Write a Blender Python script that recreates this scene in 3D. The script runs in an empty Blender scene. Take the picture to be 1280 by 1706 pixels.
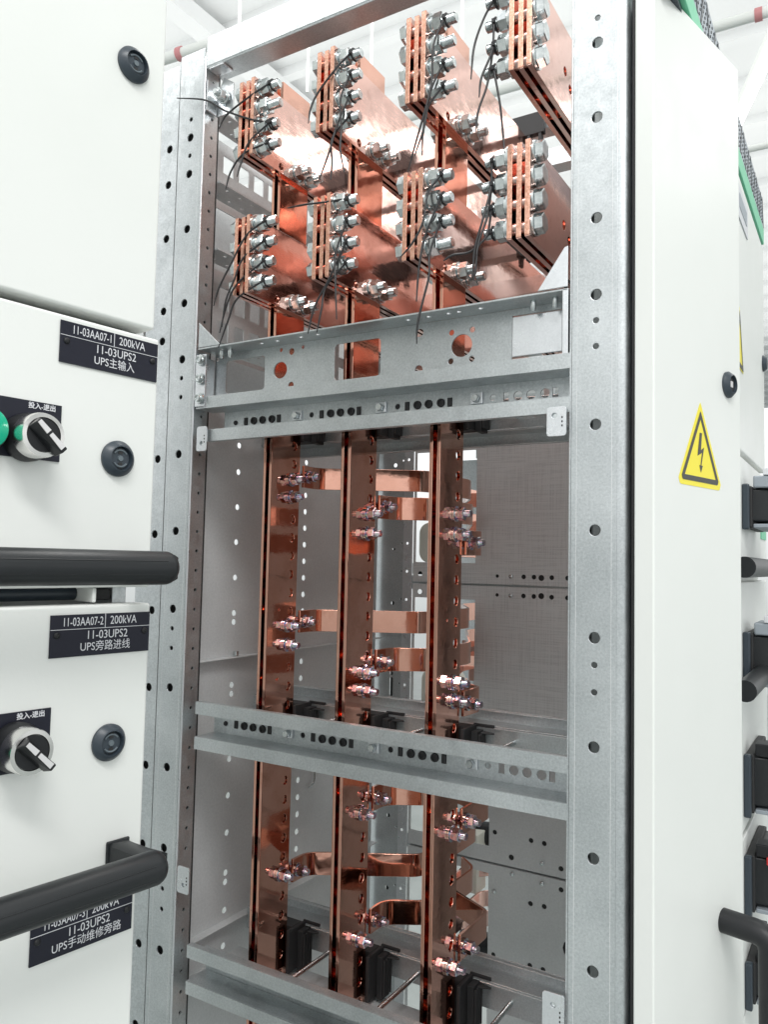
import bpy, bmesh, math, random
from mathutils import Vector, Matrix
from mathutils.geometry import delaunay_2d_cdt
random.seed(7)
S = bpy.context.scene
COL = S.collection

# ------------------------------------------------------------------ camera
# world frame: X along the open end of the switchboard, Y into its depth, Z up,
# origin on the left front post, 1.76 m above the floor.  Units are metres.
FLOOR = -1.76
cam = bpy.data.cameras.new('camera'); cam_o = bpy.data.objects.new('camera', cam); COL.objects.link(cam_o)
cam.sensor_fit = 'HORIZONTAL'; cam.sensor_width = 36.0; cam.lens = 36.0 * 1326.63 / 1280.0
cam.clip_start = 0.02; cam.clip_end = 200
yaw, pitch, roll = -0.546964555, 0.0618561701, 0.0215530267
f_ = Vector((math.sin(yaw)*math.cos(pitch), math.cos(yaw)*math.cos(pitch), math.sin(pitch)))
r_ = Vector((math.cos(yaw), -math.sin(yaw), 0)); u_ = r_.cross(f_)
r2 = r_*math.cos(roll) + u_*math.sin(roll); u2 = -r_*math.sin(roll) + u_*math.cos(roll)
cam_o.matrix_world = Matrix(((r2.x, u2.x, -f_.x, 0.765613), (r2.y, u2.y, -f_.y, -0.739611),
                             (r2.z, u2.z, -f_.z, -0.258292), (0, 0, 0, 1)))
S.camera = cam_o

# ------------------------------------------------------------------ light
W = bpy.data.worlds.new('World'); S.world = W; W.use_nodes = True
wn = W.node_tree.nodes; wl = W.node_tree.links; wn.clear()
tc = wn.new('ShaderNodeTexCoord'); sep = wn.new('ShaderNodeSeparateXYZ'); cr = wn.new('ShaderNodeValToRGB')
mr = wn.new('ShaderNodeMapRange'); bg = wn.new('ShaderNodeBackground'); wo = wn.new('ShaderNodeOutputWorld')
wl.new(tc.outputs['Generated'], sep.inputs[0]); wl.new(sep.outputs['Z'], mr.inputs[0])
mr.inputs[1].default_value = -1; mr.inputs[2].default_value = 1
wl.new(mr.outputs[0], cr.inputs[0]); wl.new(cr.outputs[0], bg.inputs[0]); wl.new(bg.outputs[0], wo.inputs[0])
e = cr.color_ramp.elements
e[0].position = 0.0; e[0].color = (.28, .30, .30, 1)
e[1].position = 1.0; e[1].color = (1.35, 1.36, 1.37, 1)
a = e.new(.46); a.color = (.46, .49, .485, 1)
a = e.new(.55); a.color = (.86, .88, .88, 1)
a = e.new(.66); a.color = (1.18, 1.19, 1.19, 1)
bg.inputs[1].default_value = 1.05

def area(name, loc, target, sx, sy, power, col=(1, .99, .97)):
    l = bpy.data.lights.new(name, 'AREA'); l.shape = 'RECTANGLE'; l.size = sx; l.size_y = sy; l.energy = power; l.color = col
    o = bpy.data.objects.new(name, l); COL.objects.link(o); o.location = loc
    o.rotation_euler = (Vector(target) - Vector(loc)).to_track_quat('-Z', 'Y').to_euler()
    return o
# workshop ceiling lamps above and in front, plus an added glare lamp and uplight
area('hall_and_glare_lamp', (2.0, 2.6, 1.78), (1.2, 1.4, .9), 1.3, .4, 5)  # added to put glare on the upper copper plates
ul = area('added_ceiling_uplight', (0, 3.5, 1.55), (0, 3.5, 3), 12, 9, 235)  # added unseen light that whitens the ceiling from below
area('hall_and_glare_lamp', (1.6, -1.3, 1.75), (.35, .1, -.3), 1.3, .35, 28)
area('hall_and_glare_lamp', (-.9, -1.9, 1.8), (.3, 0, -.2), 1.3, .35, 18)
area('hall_and_glare_lamp', (.1, .55, 1.8), (.25, .2, .2), 1.6, .5, 22)

S.view_settings.view_transform = 'Standard'; S.view_settings.look = 'None'
S.view_settings.exposure = 0.22; S.view_settings.gamma = 1.0
S.render.engine = 'CYCLES'
S.cycles.max_bounces = 10; S.cycles.glossy_bounces = 8; S.cycles.diffuse_bounces = 4
S.cycles.use_denoising = True

# ------------------------------------------------------------------ materials
def mat(name, col, rough=.5, metal=0.0, spec=.5, build=None):
    m = bpy.data.materials.new(name); m.use_nodes = True
    n = m.node_tree.nodes; l = m.node_tree.links; p = n['Principled BSDF']
    p.inputs['Base Color'].default_value = (*col, 1); p.inputs['Roughness'].default_value = rough
    p.inputs['Metallic'].default_value = metal; p.inputs['Specular IOR Level'].default_value = spec
    if build: build(n, l, p)
    return m
def coords(n, l, scale=(1, 1, 1), src='Object'):
    t = n.new('ShaderNodeTexCoord'); mp = n.new('ShaderNodeMapping'); mp.inputs['Scale'].default_value = scale
    l.new(t.outputs[src], mp.inputs[0]); return mp.outputs[0]
def noise(n, l, vec, scale, detail=3, rough=.5):
    t = n.new('ShaderNodeTexNoise'); t.inputs['Scale'].default_value = scale; t.inputs['Detail'].default_value = detail
    t.inputs['Roughness'].default_value = rough; l.new(vec, t.inputs['Vector']); return t.outputs['Fac']
def ramp(n, l, fac, stops):
    r = n.new('ShaderNodeValToRGB'); e = r.color_ramp.elements
    e[0].position, e[0].color = stops[0][0], (*stops[0][1], 1); e[1].position, e[1].color = stops[-1][0], (*stops[-1][1], 1)
    for p_, c_ in stops[1:-1]:
        q_ = e.new(p_); q_.color = (*c_, 1)
    l.new(fac, r.inputs[0]); return r.outputs[0]
def rng(n, l, fac, a, b, lo=0., hi=1.):
    m = n.new('ShaderNodeMapRange'); m.inputs[1].default_value = lo; m.inputs[2].default_value = hi
    m.inputs[3].default_value = a; m.inputs[4].default_value = b; l.new(fac, m.inputs[0]); return m.outputs[0]
def bump(n, l, p, fac, strength, dist=.001):
    b = n.new('ShaderNodeBump'); b.inputs['Strength'].default_value = strength; b.inputs['Distance'].default_value = dist
    l.new(fac, b.inputs['Height']); l.new(b.outputs[0], p.inputs['Normal'])
def mixc(n, l, fac, c1, c2):
    m = n.new('ShaderNodeMix'); m.data_type = 'RGBA'; l.new(fac, m.inputs[0]); l.new(c1, m.inputs[6]); l.new(c2, m.inputs[7]); return m.outputs[2]

def galv(c0, c1, r0, r1, grain=420, weave=False):
    def b(n, l, p):
        v = coords(n, l)
        g = noise(n, l, v, grain, 4, .7); blot = noise(n, l, v, 9, 4, .6); sp = noise(n, l, v, 90, 2, .5)
        a = n.new('ShaderNodeMath'); a.operation = 'MULTIPLY_ADD'; l.new(g, a.inputs[0]); a.inputs[1].default_value = .55; 
        q = n.new('ShaderNodeMath'); q.operation = 'MULTIPLY'; l.new(blot, q.inputs[0]); q.inputs[1].default_value = .45
        l.new(q.outputs[0], a.inputs[2])
        l.new(ramp(n, l, a.outputs[0], [(.3, c0), (.7, c1)]), p.inputs['Base Color'])
        l.new(rng(n, l, sp, r0, r1, .3, .7), p.inputs['Roughness'])
        if weave:   # rolled sheet with a faint cross-hatch of scuffs
            w1 = noise(n, l, coords(n, l, (14, 14, 520)), 1, 4, .7); w2 = noise(n, l, coords(n, l, (640, 640, 11)), 1, 4, .7)
            ad = n.new('ShaderNodeMath'); ad.operation = 'ADD'; l.new(w1, ad.inputs[0]); l.new(w2, ad.inputs[1])
            k = ramp(n, l, ad.outputs[0], [(.80, tuple(x*.95 for x in c0)), (.93, c0), (1.15, c1)])
            l.new(k, p.inputs['Base Color'])
            bump(n, l, p, ad.outputs[0], .06, .0003)
        else:
            bump(n, l, p, g, .16, .0004)
    return b
def copper(c, r0=.10, r1=.30):
  def b(n, l, p):
      v = coords(n, l); big = noise(n, l, v, 7, 5, .6); fine = noise(n, l, coords(n, l, (60, 60, 700)), 1, 3, .6)
      blot = noise(n, l, v, 45, 4, .6)
      l.new(ramp(n, l, big, c), p.inputs['Base Color'])
      a = n.new('ShaderNodeMath'); a.operation = 'MULTIPLY'; l.new(fine, a.inputs[0]); l.new(blot, a.inputs[1])
      l.new(rng(n, l, a.outputs[0], r0, r1, .15, .40), p.inputs['Roughness'])
      st = noise(n, l, coords(n, l), 26, 6, .72); base_ = p.inputs['Base Color'].links[0].from_socket
      tr = ramp(n, l, st, [(.55, (1, 1, 1)), (.64, (.88, .82, .79)), (.72, (.68, .57, .52))])
      mm = n.new('ShaderNodeMix'); mm.data_type = 'RGBA'; mm.blend_type = 'MULTIPLY'; mm.inputs[0].default_value = .75
      l.new(base_, mm.inputs[6]); l.new(tr, mm.inputs[7]); l.new(mm.outputs[2], p.inputs['Base Color'])
      bump(n, l, p, big, .13, .004)
  return b
def coppercut(n, l, p):
    g = noise(n, l, coords(n, l), 350, 3, .7)
    l.new(ramp(n, l, g, [(.3, (.55, .24, .16)), (.6, (.84, .50, .38)), (.75, (.90, .60, .48))]), p.inputs['Base Color'])
    l.new(rng(n, l, g, .25, .5), p.inputs['Roughness']); bump(n, l, p, g, .3, .0005)
def zinc(n, l, p):
    g = noise(n, l, coords(n, l), 160, 3, .6)
    l.new(ramp(n, l, g, [(.3, (.50, .54, .55)), (.7, (.74, .77, .77))]), p.inputs['Base Color'])
    l.new(rng(n, l, g, .13, .32), p.inputs['Roughness'])
def rainbow(n, l, p):
    g = noise(n, l, coords(n, l), 130, 3, .6)
    l.new(ramp(n, l, g, [(.25, (.55, .62, .60)), (.42, (.72, .74, .76)), (.5, (.72, .42, .48)), (.56, (.40, .46, .72)), (.64, (.62, .72, .66)), (.75, (.82, .80, .74))]), p.inputs['Base Color'])
    p.inputs['Roughness'].default_value = .14
def paint(n, l, p):
    g = noise(n, l, coords(n, l), 900, 2, .5); s_ = noise(n, l, coords(n, l), 3, 4, .6)
    l.new(ramp(n, l, s_, [(.3, (.79, .81, .78)), (.7, (.83, .845, .82))]), p.inputs['Base Color'])
    l.new(rng(n, l, noise(n, l, coords(n, l), 14, 5, .65), .30, .50, .3, .7), p.inputs['Roughness'])
    o_ = noise(n, l, coords(n, l), 260, 2, .5); a = n.new('ShaderNodeMath'); a.operation = 'MULTIPLY_ADD'; l.new(o_, a.inputs[0]); a.inputs[1].default_value = 2.0; l.new(g, a.inputs[2])
    bump(n, l, p, a.outputs[0], .09, .0004)
def plast(lo, hi):
    def b(n, l, p):
        g = noise(n, l, coords(n, l), 500, 2, .6)
        l.new(rng(n, l, g, lo, hi), p.inputs['Roughness']); bump(n, l, p, g, .08, .0003)
    return b
def ceilb(n, l, p):
    g = noise(n, l, coords(n, l), 1.2, 3, .5)
    l.new(ramp(n, l, g, [(.3, (.72, .73, .735)), (.7, (.80, .81, .81))]), p.inputs['Base Color'])
def floorb(n, l, p):
    g = noise(n, l, coords(n, l), 4, 5, .6)
    l.new(ramp(n, l, g, [(.3, (.30, .33, .32)), (.7, (.38, .41, .40))]), p.inputs['Base Color'])

M = dict(
    galv=mat('galvanised_steel', (.6,)*3, .4, .85, build=galv((.38, .41, .42), (.71, .74, .75), .32, .50)),
    sheet=mat('galvanised_sheet', (.5,)*3, .45, .15, build=galv((.66, .67, .675), (.76, .77, .775), .34, .48, weave=True)),
    wall=mat('galvanised_side_sheet', (.5,)*3, .45, .2, build=galv((.54, .555, .56), (.73, .745, .75), .36, .52, 300)),
    strip=mat('bright_zinc_strip', (.75,)*3, .3, .9, build=galv((.62, .64, .66), (.78, .80, .82), .25, .38)),
    copper=mat('lit_copper', (.9, .5, .4), .18, 1, build=copper([(.3, (.80, .47, .395)), (.5, (.86, .54, .465)), (.72, (.89, .60, .53))], .04, .15)),  # overexposed look of the horizontal bars put into a paler colour
    copper_shaded=mat('shaded_copper', (.7, .35, .22), .2, 1, build=copper([(.3, (.68, .34, .245)), (.5, (.78, .425, .325)), (.72, (.85, .50, .40))], .04, .15)),  # same copper, with the darker reflections of the vertical bars put into its colour
    cut=mat('sheared_copper', (.9, .6, .45), .35, 1, build=coppercut),
    zinc=mat('zinc_plated', (.7,)*3, .2, 1, build=zinc),
    rainbow=mat('iridescent_zinc', (.7,)*3, .15, 1, build=rainbow),
    white=mat('white_powder_coat', (.82,)*3, .42, build=paint),
    black=mat('black_plastic', (.013, .014, .016), .42, spec=.4, build=plast(.34, .48)),
    ins=mat('black_insulator', (.022, .022, .023), .55, build=plast(.5, .65)),
    tie=mat('black_nylon', (.02, .02, .022), .4),
    blue=mat('slate_plastic', (.035, .048, .062), .35, build=plast(.28, .42)),
    grip=mat('black_grip', (.016, .018, .020), .36, spec=.4, build=plast(.30, .42)),
    label=mat('engraved_black_laminate', (.014, .015, .026), .3, spec=.32, build=plast(.25, .36)),
    letter=mat('engraved_white', (.70, .71, .74), .6),
    chrome=mat('satin_chrome', (.80, .79, .77), .22, 1),
    silver=mat('silver_marking', (.75, .74, .74), .35, .4),
    green=mat('green_lens', (.0, .42, .24), .15),
    trim=mat('green_trim', (.16, .60, .36), .45, build=plast(.4, .5)),
    red=mat('red_plastic', (.55, .03, .03), .4),
    yellow=mat('yellow_sticker', (.93, .80, .05), .4),
    ink=mat('grey_black_ink', (.07, .07, .065), .5),
    mesh=mat('grey_vent_mesh', (.36, .40, .44), .5, .4, build=plast(.4, .6)),
    cream=mat('cream_plastic', (.72, .70, .62), .4, build=plast(.32, .45)),
    ceil=mat('painted_ceiling', (.85,)*3, .8, build=ceilb),
    floor=mat('painted_floor', (.36,)*3, .5, build=floorb),
    pipe=mat('white_pipe', (.8,)*3, .4, build=paint),
    redpaint=mat('red_coupling', (.62, .26, .27), .5),
    lamp=mat('lamp_diffuser', (.9,)*3, .5),
)
_lp = M['lamp'].node_tree.nodes['Principled BSDF']
_lp.inputs['Emission Color'].default_value = (1, 1, 1, 1); _lp.inputs['Emission Strength'].default_value = 1.6

# ------------------------------------------------------------------ builders
def obj(name, bm, m, parent=None, bev=0.0, seg=2, smooth=None, mats=None):
    me = bpy.data.meshes.new(name)
    bm.normal_update(); bm.to_mesh(me); bm.free()
    for mm in (mats or [m]): me.materials.append(M[mm])
    o = bpy.data.objects.new(name, me); COL.objects.link(o)
    if parent: o.parent = parent
    if smooth is not None:
        me.polygons.foreach_set('use_smooth', [True]*len(me.polygons)); me.set_sharp_from_angle(angle=math.radians(smooth))
    if bev:
        b = o.modifiers.new('bevel', 'BEVEL'); b.width = bev; b.segments = seg; b.limit_method = 'ANGLE'; b.angle_limit = math.radians(40)
    return o
def thing(name, label, cat, loc=(0, 0, 0), rz=0.0, group=None):
    o = bpy.data.objects.new(name, None); o.empty_display_size = .05; COL.objects.link(o)
    o.location = loc; o.rotation_euler = (0, 0, rz); o['label'] = label; o['category'] = cat
    if group: o['group'] = group
    return o
def tag(o, label, cat, group=None):
    o['label'] = label; o['category'] = cat
    if group: o['group'] = group
    return o
def struct(o): o['kind'] = 'structure'; return o
def box(bm, x0, x1, y0, y1, z0, z1, mi=0):
    v = [bm.verts.new((x, y, z)) for x in (x0, x1) for y in (y0, y1) for z in (z0, z1)]
    for q in ((0, 1, 3, 2), (4, 6, 7, 5), (0, 4, 5, 1), (2, 3, 7, 6), (0, 2, 6, 4), (1, 5, 7, 3)):
        bm.faces.new([v[i] for i in q]).material_index = mi
def bx(*a):
    bm = bmesh.new(); box(bm, *a); bmesh.ops.recalc_face_normals(bm, faces=bm.faces); return bm
def circ(cx, cy, r, n=14, r2=None):
    return [(cx + r*math.cos(2*math.pi*i/n), cy + (r2 or r)*math.sin(2*math.pi*i/n)) for i in range(n)]
def rect(x0, x1, y0, y1): return [(x0, y0), (x1, y0), (x1, y1), (x0, y1)]
def rrect(x0, x1, y0, y1, r, n=4):
    pts = []
    for cx, cy, a0 in ((x1-r, y0+r, -90), (x1-r, y1-r, 0), (x0+r, y1-r, 90), (x0+r, y0+r, 180)):
        for i in range(n+1):
            t = math.radians(a0 + 90*i/n); pts.append((cx + r*math.cos(t), cy + r*math.sin(t)))
    return pts
def plate(bm, outer, holes, th, O, U, V, mi=0, mi_side=None):
    """flat plate with real holes; front face at O, thickness th away along -(U x V)"""
    O, U, V = Vector(O), Vector(U), Vector(V); N = U.cross(V)
    loops = [outer] + list(holes); flat = []; edges = []; owner = []; base = []
    for li, lp in enumerate(loops):
        k = len(flat); base.append(k); n = len(lp); flat += [Vector(p) for p in lp]; owner += [li]*n
        edges += [(k+i, k+(i+1) % n) for i in range(n)]
    vs, es, fs, ov, oe, of = delaunay_2d_cdt(flat, edges, [], 0, 1e-7)
    rep = {}
    for i, l in enumerate(ov):
        for q in l: rep[q] = i
    own = [owner[l[0]] if l else -1 for l in ov]
    def inside(p):
        c = False; n = len(outer)
        for i in range(n):
            (x1, y1), (x2, y2) = outer[i], outer[(i+1) % n]
            if (y1 > p[1]) != (y2 > p[1]) and p[0] < (x2-x1)*(p[1]-y1)/(y2-y1) + x1: c = not c
        return c
    A = [bm.verts.new(O + U*p[0] + V*p[1]) for p in vs]; B = [bm.verts.new(O + U*p[0] + V*p[1] - N*th) for p in vs]
    for t in fs:
        a, b, c = (vs[i] for i in t)
        o3 = {own[i] for i in t}
        if len(o3) == 1 and list(o3)[0] > 0: continue
        if o3 == {0} and not inside((a+b+c)/3): continue
        ar = (b[0]-a[0])*(c[1]-a[1]) - (b[1]-a[1])*(c[0]-a[0])
        if abs(ar) < 1e-13: continue
        t = t if ar > 0 else t[::-1]
        for q in ([A[i] for i in t], [B[i] for i in t[::-1]]):
            try: bm.faces.new(q).material_index = mi
            except ValueError: pass
    for li, lp in enumerate(loops):
        n = len(lp); s = sum(lp[i][0]*lp[(i+1) % n][1] - lp[(i+1) % n][0]*lp[i][1] for i in range(n))
        ccw = (s > 0) == (li == 0)
        for i in range(n):
            a, b = rep[base[li]+i], rep[base[li]+(i+1) % n]
            q = (A[a], B[a], B[b], A[b]) if ccw else (A[a], A[b], B[b], B[a])
            try: bm.faces.new(q).material_index = mi if mi_side is None else mi_side
            except ValueError: pass
def pl(*a, **k):
    bm = bmesh.new(); plate(bm, *a, **k); return bm
XZ = ((1, 0, 0), (0, 0, 1))     # normal -Y : faces the camera side
YZ = ((0, 1, 0), (0, 0, 1))     # normal +X
def lathe(bm, prof, O, axis, n=24, mi=0):
    """profile [(along, radius)] turned round axis; closed with caps"""
    ax = Vector(axis).normalized(); s = ax.orthogonal().normalized(); t = ax.cross(s); O = Vector(O); rings = []
    for h, r in prof:
        rings.append([bm.verts.new(O + ax*h + (s*math.cos(2*math.pi*i/n) + t*math.sin(2*math.pi*i/n))*r) for i in range(n)])
    for a, b in zip(rings, rings[1:]):
        for i in range(n): bm.faces.new((a[i], a[(i+1) % n], b[(i+1) % n], b[i])).material_index = mi
    bm.faces.new(rings[0][::-1]).material_index = mi; bm.faces.new(rings[-1]).material_index = mi
def lt(prof, O, axis, n=24):
    bm = bmesh.new(); lathe(bm, prof, O, axis, n); bmesh.ops.recalc_face_normals(bm, faces=bm.faces); return bm
def rounded(pts, r, n=6):
    """round the corners of a polyline"""
    P = [Vector(p) for p in pts]; out = [P[0]]
    for a, b, c in zip(P, P[1:], P[2:]):
        d1, d2 = (a-b), (c-b); k = min(r, d1.length*.49, d2.length*.49); p, q = b + d1.normalized()*k, b + d2.normalized()*k
        for i in range(n+1):
            t = i/n; out.append(p*(1-t)**2 + b*2*t*(1-t) + q*t**2)
    out.append(P[-1]); return out
def tube(bm, pts, r, n=10, taper=None, mi=0):
    P = [Vector(p) for p in pts]; rings = []; s = None
    for i, p in enumerate(P):
        d = (P[min(i+1, len(P)-1)] - P[max(i-1, 0)]).normalized()
        s = d.orthogonal().normalized() if s is None else (s - d*s.dot(d)).normalized()
        t = d.cross(s); rr = r if not taper else r*taper[i]
        rings.append([bm.verts.new(p + (s*math.cos(2*math.pi*k/n) + t*math.sin(2*math.pi*k/n))*rr) for k in range(n)])
    for a, b in zip(rings, rings[1:]):
        for i in range(n): bm.faces.new((a[i], a[(i+1) % n], b[(i+1) % n], b[i])).material_index = mi
    bm.faces.new(rings[0][::-1]).material_index = mi; bm.faces.new(rings[-1]).material_index = mi
def tb(*a, **k):
    bm = bmesh.new(); tube(bm, *a, **k); bmesh.ops.recalc_face_normals(bm, faces=bm.faces); return bm
def spline(pts, n=8):
    P = [Vector(p) for p in pts]; P = [2*P[0]-P[1]] + P + [2*P[-1]-P[-2]]; out = []
    for a, b, c, d in zip(P, P[1:], P[2:], P[3:]):
        for i in range(n):
            t = i/n; out.append(.5*((2*b) + (c-a)*t + (2*a-5*b+4*c-d)*t*t + (3*b-a-3*c+d)*t**3))
    out.append(P[-2]); return out
def ribbon(bm, pts, th, h):
    """flat strap bent along an XY path; pts (x, y, z of strap centre)"""
    P = [Vector(p) for p in pts]; rows = []
    for i, p in enumerate(P):
        d = (P[min(i+1, len(P)-1)] - P[max(i-1, 0)]); d.z = 0; d.normalize(); nn = Vector((-d.y, d.x, 0))*th/2; z = Vector((0, 0, h/2))
        rows.append([bm.verts.new(q) for q in (p+nn+z, p-nn+z, p-nn-z, p+nn-z)])
    for a, b in zip(rows, rows[1:]):
        for i in range(4): bm.faces.new((a[i], a[(i+1) % 4], b[(i+1) % 4], b[i]))
    bm.faces.new(rows[0][::-1]); bm.faces.new(rows[-1]); bmesh.ops.recalc_face_normals(bm, faces=bm.faces)
def hexa(bm, x0, x1, af, rot=0.0):
    r = af/math.sqrt(3); c = .0009
    for p in (None,):
        rings = []
        for x, k in ((x0, 1), (x1-c, 1), (x1, .88)):
            rings.append([bm.verts.new((x, r*k*math.cos(rot+math.pi/3*i), r*k*math.sin(rot+math.pi/3*i))) for i in range(6)])
        for a, b in zip(rings, rings[1:]):
            for i in range(6): bm.faces.new((a[i], a[(i+1) % 6], b[(i+1) % 6], b[i]))
        bm.faces.new(rings[0][::-1]); bm.faces.new(rings[-1])
    bmesh.ops.recalc_face_normals(bm, faces=bm.faces)

# ---- bolt kit: bolt (head + threaded shank) > nut, washer.  local +X is the nut side, origin on the nut-side face
_bolt = {}
def bolt_meshes(grip, r, m, tip):
    key = (round(grip, 4), r, m, tip)
    if key in _bolt: return _bolt[key]
    af = r*3.1
    b = bmesh.new(); hexa(b, -.0088*r/.006, -.0002, af, .3)
    for v in b.verts: v.co.x = -grip - .0026 - (v.co.x + .0088*r/.006)      # head on the far side
    lathe(b, [(-grip-.0026, r), (.0130, r)] + [q for i in range(int((tip-.013)/.0016)) for q in ((.0132+i*.0016, r), (.0140+i*.0016, r*.90))] + [(tip-.001, r), (tip, r*.8)], (0, 0, 0), (1, 0, 0), 12)
    lathe(b, [(-grip-.0024, r*2), (-grip-.0001, r*2)], (0, 0, 0), (1, 0, 0), 20)
    bmesh.ops.recalc_face_normals(b, faces=b.faces); ob = obj('bolt', b, m, smooth=35)
    nb = bmesh.new(); hexa(nb, .0056, .0056+r*1.65, af, .1); on = obj('nut', nb, m)
    w = bmesh.new(); lathe(w, [(.0001, r*2.08), (.0022, r*2.08), (.0024, r*2.0)], (0, 0, 0), (1, 0, 0), 22); lathe(w, [(.0025, r*1.6), (.0054, r*1.6)], (0, 0, 0), (1, 0, 0), 18)
    bmesh.ops.recalc_face_normals(w, faces=w.faces); ow = obj('washer', w, m, smooth=35)
    ms = (ob.data, on.data, ow.data)
    for o in (ob, on, ow): bpy.data.objects.remove(o)
    _bolt[key] = ms; return ms
def bolt(parent, pos, grip=.025, r=.006, m='zinc', tip=.031, flip=False, spin=None):
    ms = bolt_meshes(grip, r, m, tip); o = bpy.data.objects.new('bolt', ms[0]); COL.objects.link(o); o.parent = parent
    o.location = pos; sp = random.uniform(0, 6.28) if spin is None else spin
    o.rotation_euler = (sp, 0, math.pi if flip else 0)
    if flip: o.rotation_euler = Matrix.Rotation(math.pi, 4, 'Z').to_3x3().to_4x4().to_euler()
    for nm, me in (('nut', ms[1]), ('washer', ms[2])):
        c = bpy.data.objects.new(nm, me); COL.objects.link(c); c.parent = o
        if nm == 'nut': c.rotation_euler = (random.uniform(0, 1.0), 0, 0)
    return o
def screw(name, pos, axis, r=.004, h=.003, m='zinc', parent=None, slot=True):
    bm = bmesh.new(); lathe(bm, [(0, r), (h*.6, r*.97), (h, r*.7)], pos, axis, 16); 
    bmesh.ops.recalc_face_normals(bm, faces=bm.faces)
    return obj(name, bm, m, parent, smooth=40)

# =================================================================== SETTING
bm = bmesh.new(); box(bm, -8, 8, -6, 10, FLOOR-.05, FLOOR); bmesh.ops.recalc_face_normals(bm, faces=bm.faces)
struct(obj('floor', bm, 'floor'))
bm = bmesh.new(); box(bm, -9, 9, -1.0, 12, 2.10, 2.2)
for i in range(34):
    y = -.9 + i*.38; box(bm, -9, 9, y, y+.05, 2.055, 2.101)
for x in (-4.2, -1.7, .9, 3.4): box(bm, x, x+.09, -1, 12, 1.98, 2.056)
bmesh.ops.recalc_face_normals(bm, faces=bm.faces); struct(obj('ceiling', bm, 'ceil'))
def ceiling_pipe(p0, p1, r, label, couplings):
    t = thing('ceiling_pipe', label, 'pipe', p0)
    a, b = Vector(p0), Vector(p1); d = b - a
    obj('pipe', tb([(0, 0, 0), d], r, 18), 'pipe', t, smooth=40)
    for k in couplings:
        c = d*k; u = d.normalized()*.011
        obj('coupling', tb([c-u, c+u], r*1.22, 18), 'redpaint', t, smooth=40)
ceiling_pipe((-.9, 1.90, 1.50), (1.9, 1.97, 1.50), .017, 'grey white pipe with a red coupling crossing the ceiling at upper right', [.497])
ceiling_pipe((-3.2, .97, 1.50), (1.2, 1.42, 1.50), 0.019, 'white pipe with red coupling behind the frame top beam', [.4385])
ceiling_pipe((-.9, 2.80, 1.50), (1.9, 2.82, 1.50), .014, 'thin white ceiling pipe farther back above the green cornice', [])
t = thing('tube_lamp', 'long glowing white tube lamp slanting under the ceiling at far right', 'lamp', (.10, 3.48, 1.70))
obj('tube', tb([(0, 0, 0), (.62, -1.65, 0)], .022, 12), 'lamp', t, smooth=40)
obj('housing', tb([(0, 0, .045), (.62, -1.65, .045)], .026, 8), 'pipe', t, smooth=40)
for i, (x, y, z0, lab) in enumerate(((-.67, .81, 1.16, 'thin pale hanger rod ending above the frame top beam'), (-.564, .98, 1.05, 'thin pale hanger rod seen over the leftmost upper busbar set'),
                                (-.41, 1.07, 1.08, 'thin pale hanger rod seen between second and third upper busbar sets'), (-.156, 1.126, 1.12, 'thin pale hanger rod seen right of the third upper busbar set'))):
    o = obj('hanger_rod', tb([(x, y, z0), (x, y, 2.09)], .0045, 8), 'pipe', smooth=40); tag(o, lab, 'rod', 'ceiling hanger rods')

# =================================================================== CABINET FRAME
fr = thing('switchgear_frame', 'open galvanised steel cabinet frame with punched posts and crossbars', 'cabinet frame', (0, 0, FLOOR))
def up(o): o.location.z -= FLOOR; return o       # frame parts are written in world heights
BIG = [13-3*0-9999]
bigk = (10, 7, 3, 0, -5, -9, -13, -17, -21, -25, -30, -34, -38); smallk = (13, 11, -1, -2, -14, -15, -27, -28)
def post_holes(x, dz=0, extra12=True):
    h = [circ(x, k*.025+dz, .0053, 16) for k in bigk] + [circ(x, k*.025+dz, .0029, 10) for k in smallk]
    if extra12: h.append(circ(x, 12*.025+dz, .0053, 16))
    return h
# left post: face, grooved outer strip, inner return with a close row of holes
p = obj('post', pl(rect(-.0225, .0210, FLOOR+.01, .418), post_holes(0), .0022, (0, 0, 0), *XZ), 'galv', fr, .0008); up(p)
obj('rolled_edge', tb([(.0224, .0014, FLOOR+.01), (.0224, .0014, .405)], .0016, 12), 'strip', p, smooth=50)
bm = bmesh.new(); plate(bm, rect(.0010, .0255, FLOOR+.01, .405), [circ(.0150, k*.025, .0024, 10) for k in range(-40, 16)], .0020, (.0238, 0, 0), *YZ)
up(obj('post_return', bm, 'galv', p)).location.z = 0
bm = bmesh.new(); plate(bm, rect(-.075, -.0268, FLOOR+.01, .411), [circ(-.042, k*.025-.004, .0053, 14) for k in bigk if k != 0] + [circ(-.042, 12*.025-.004, .0053, 14), circ(-.042, .03, .0053, 14)], .002, (0, .0035, 0), *XZ)
box(bm, -.0272, -.0225, .0120, .020, FLOOR+.01, .411); bmesh.ops.recalc_face_normals(bm, faces=bm.faces)
obj('post_edge_strip', bm, 'galv', p, .0006)
for x in (-.0150, .0165):
    obj('crease', bx(x-.00018, x+.00018, -.00012, .0004, FLOOR+.02, .40), 'sheet', p)
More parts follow.
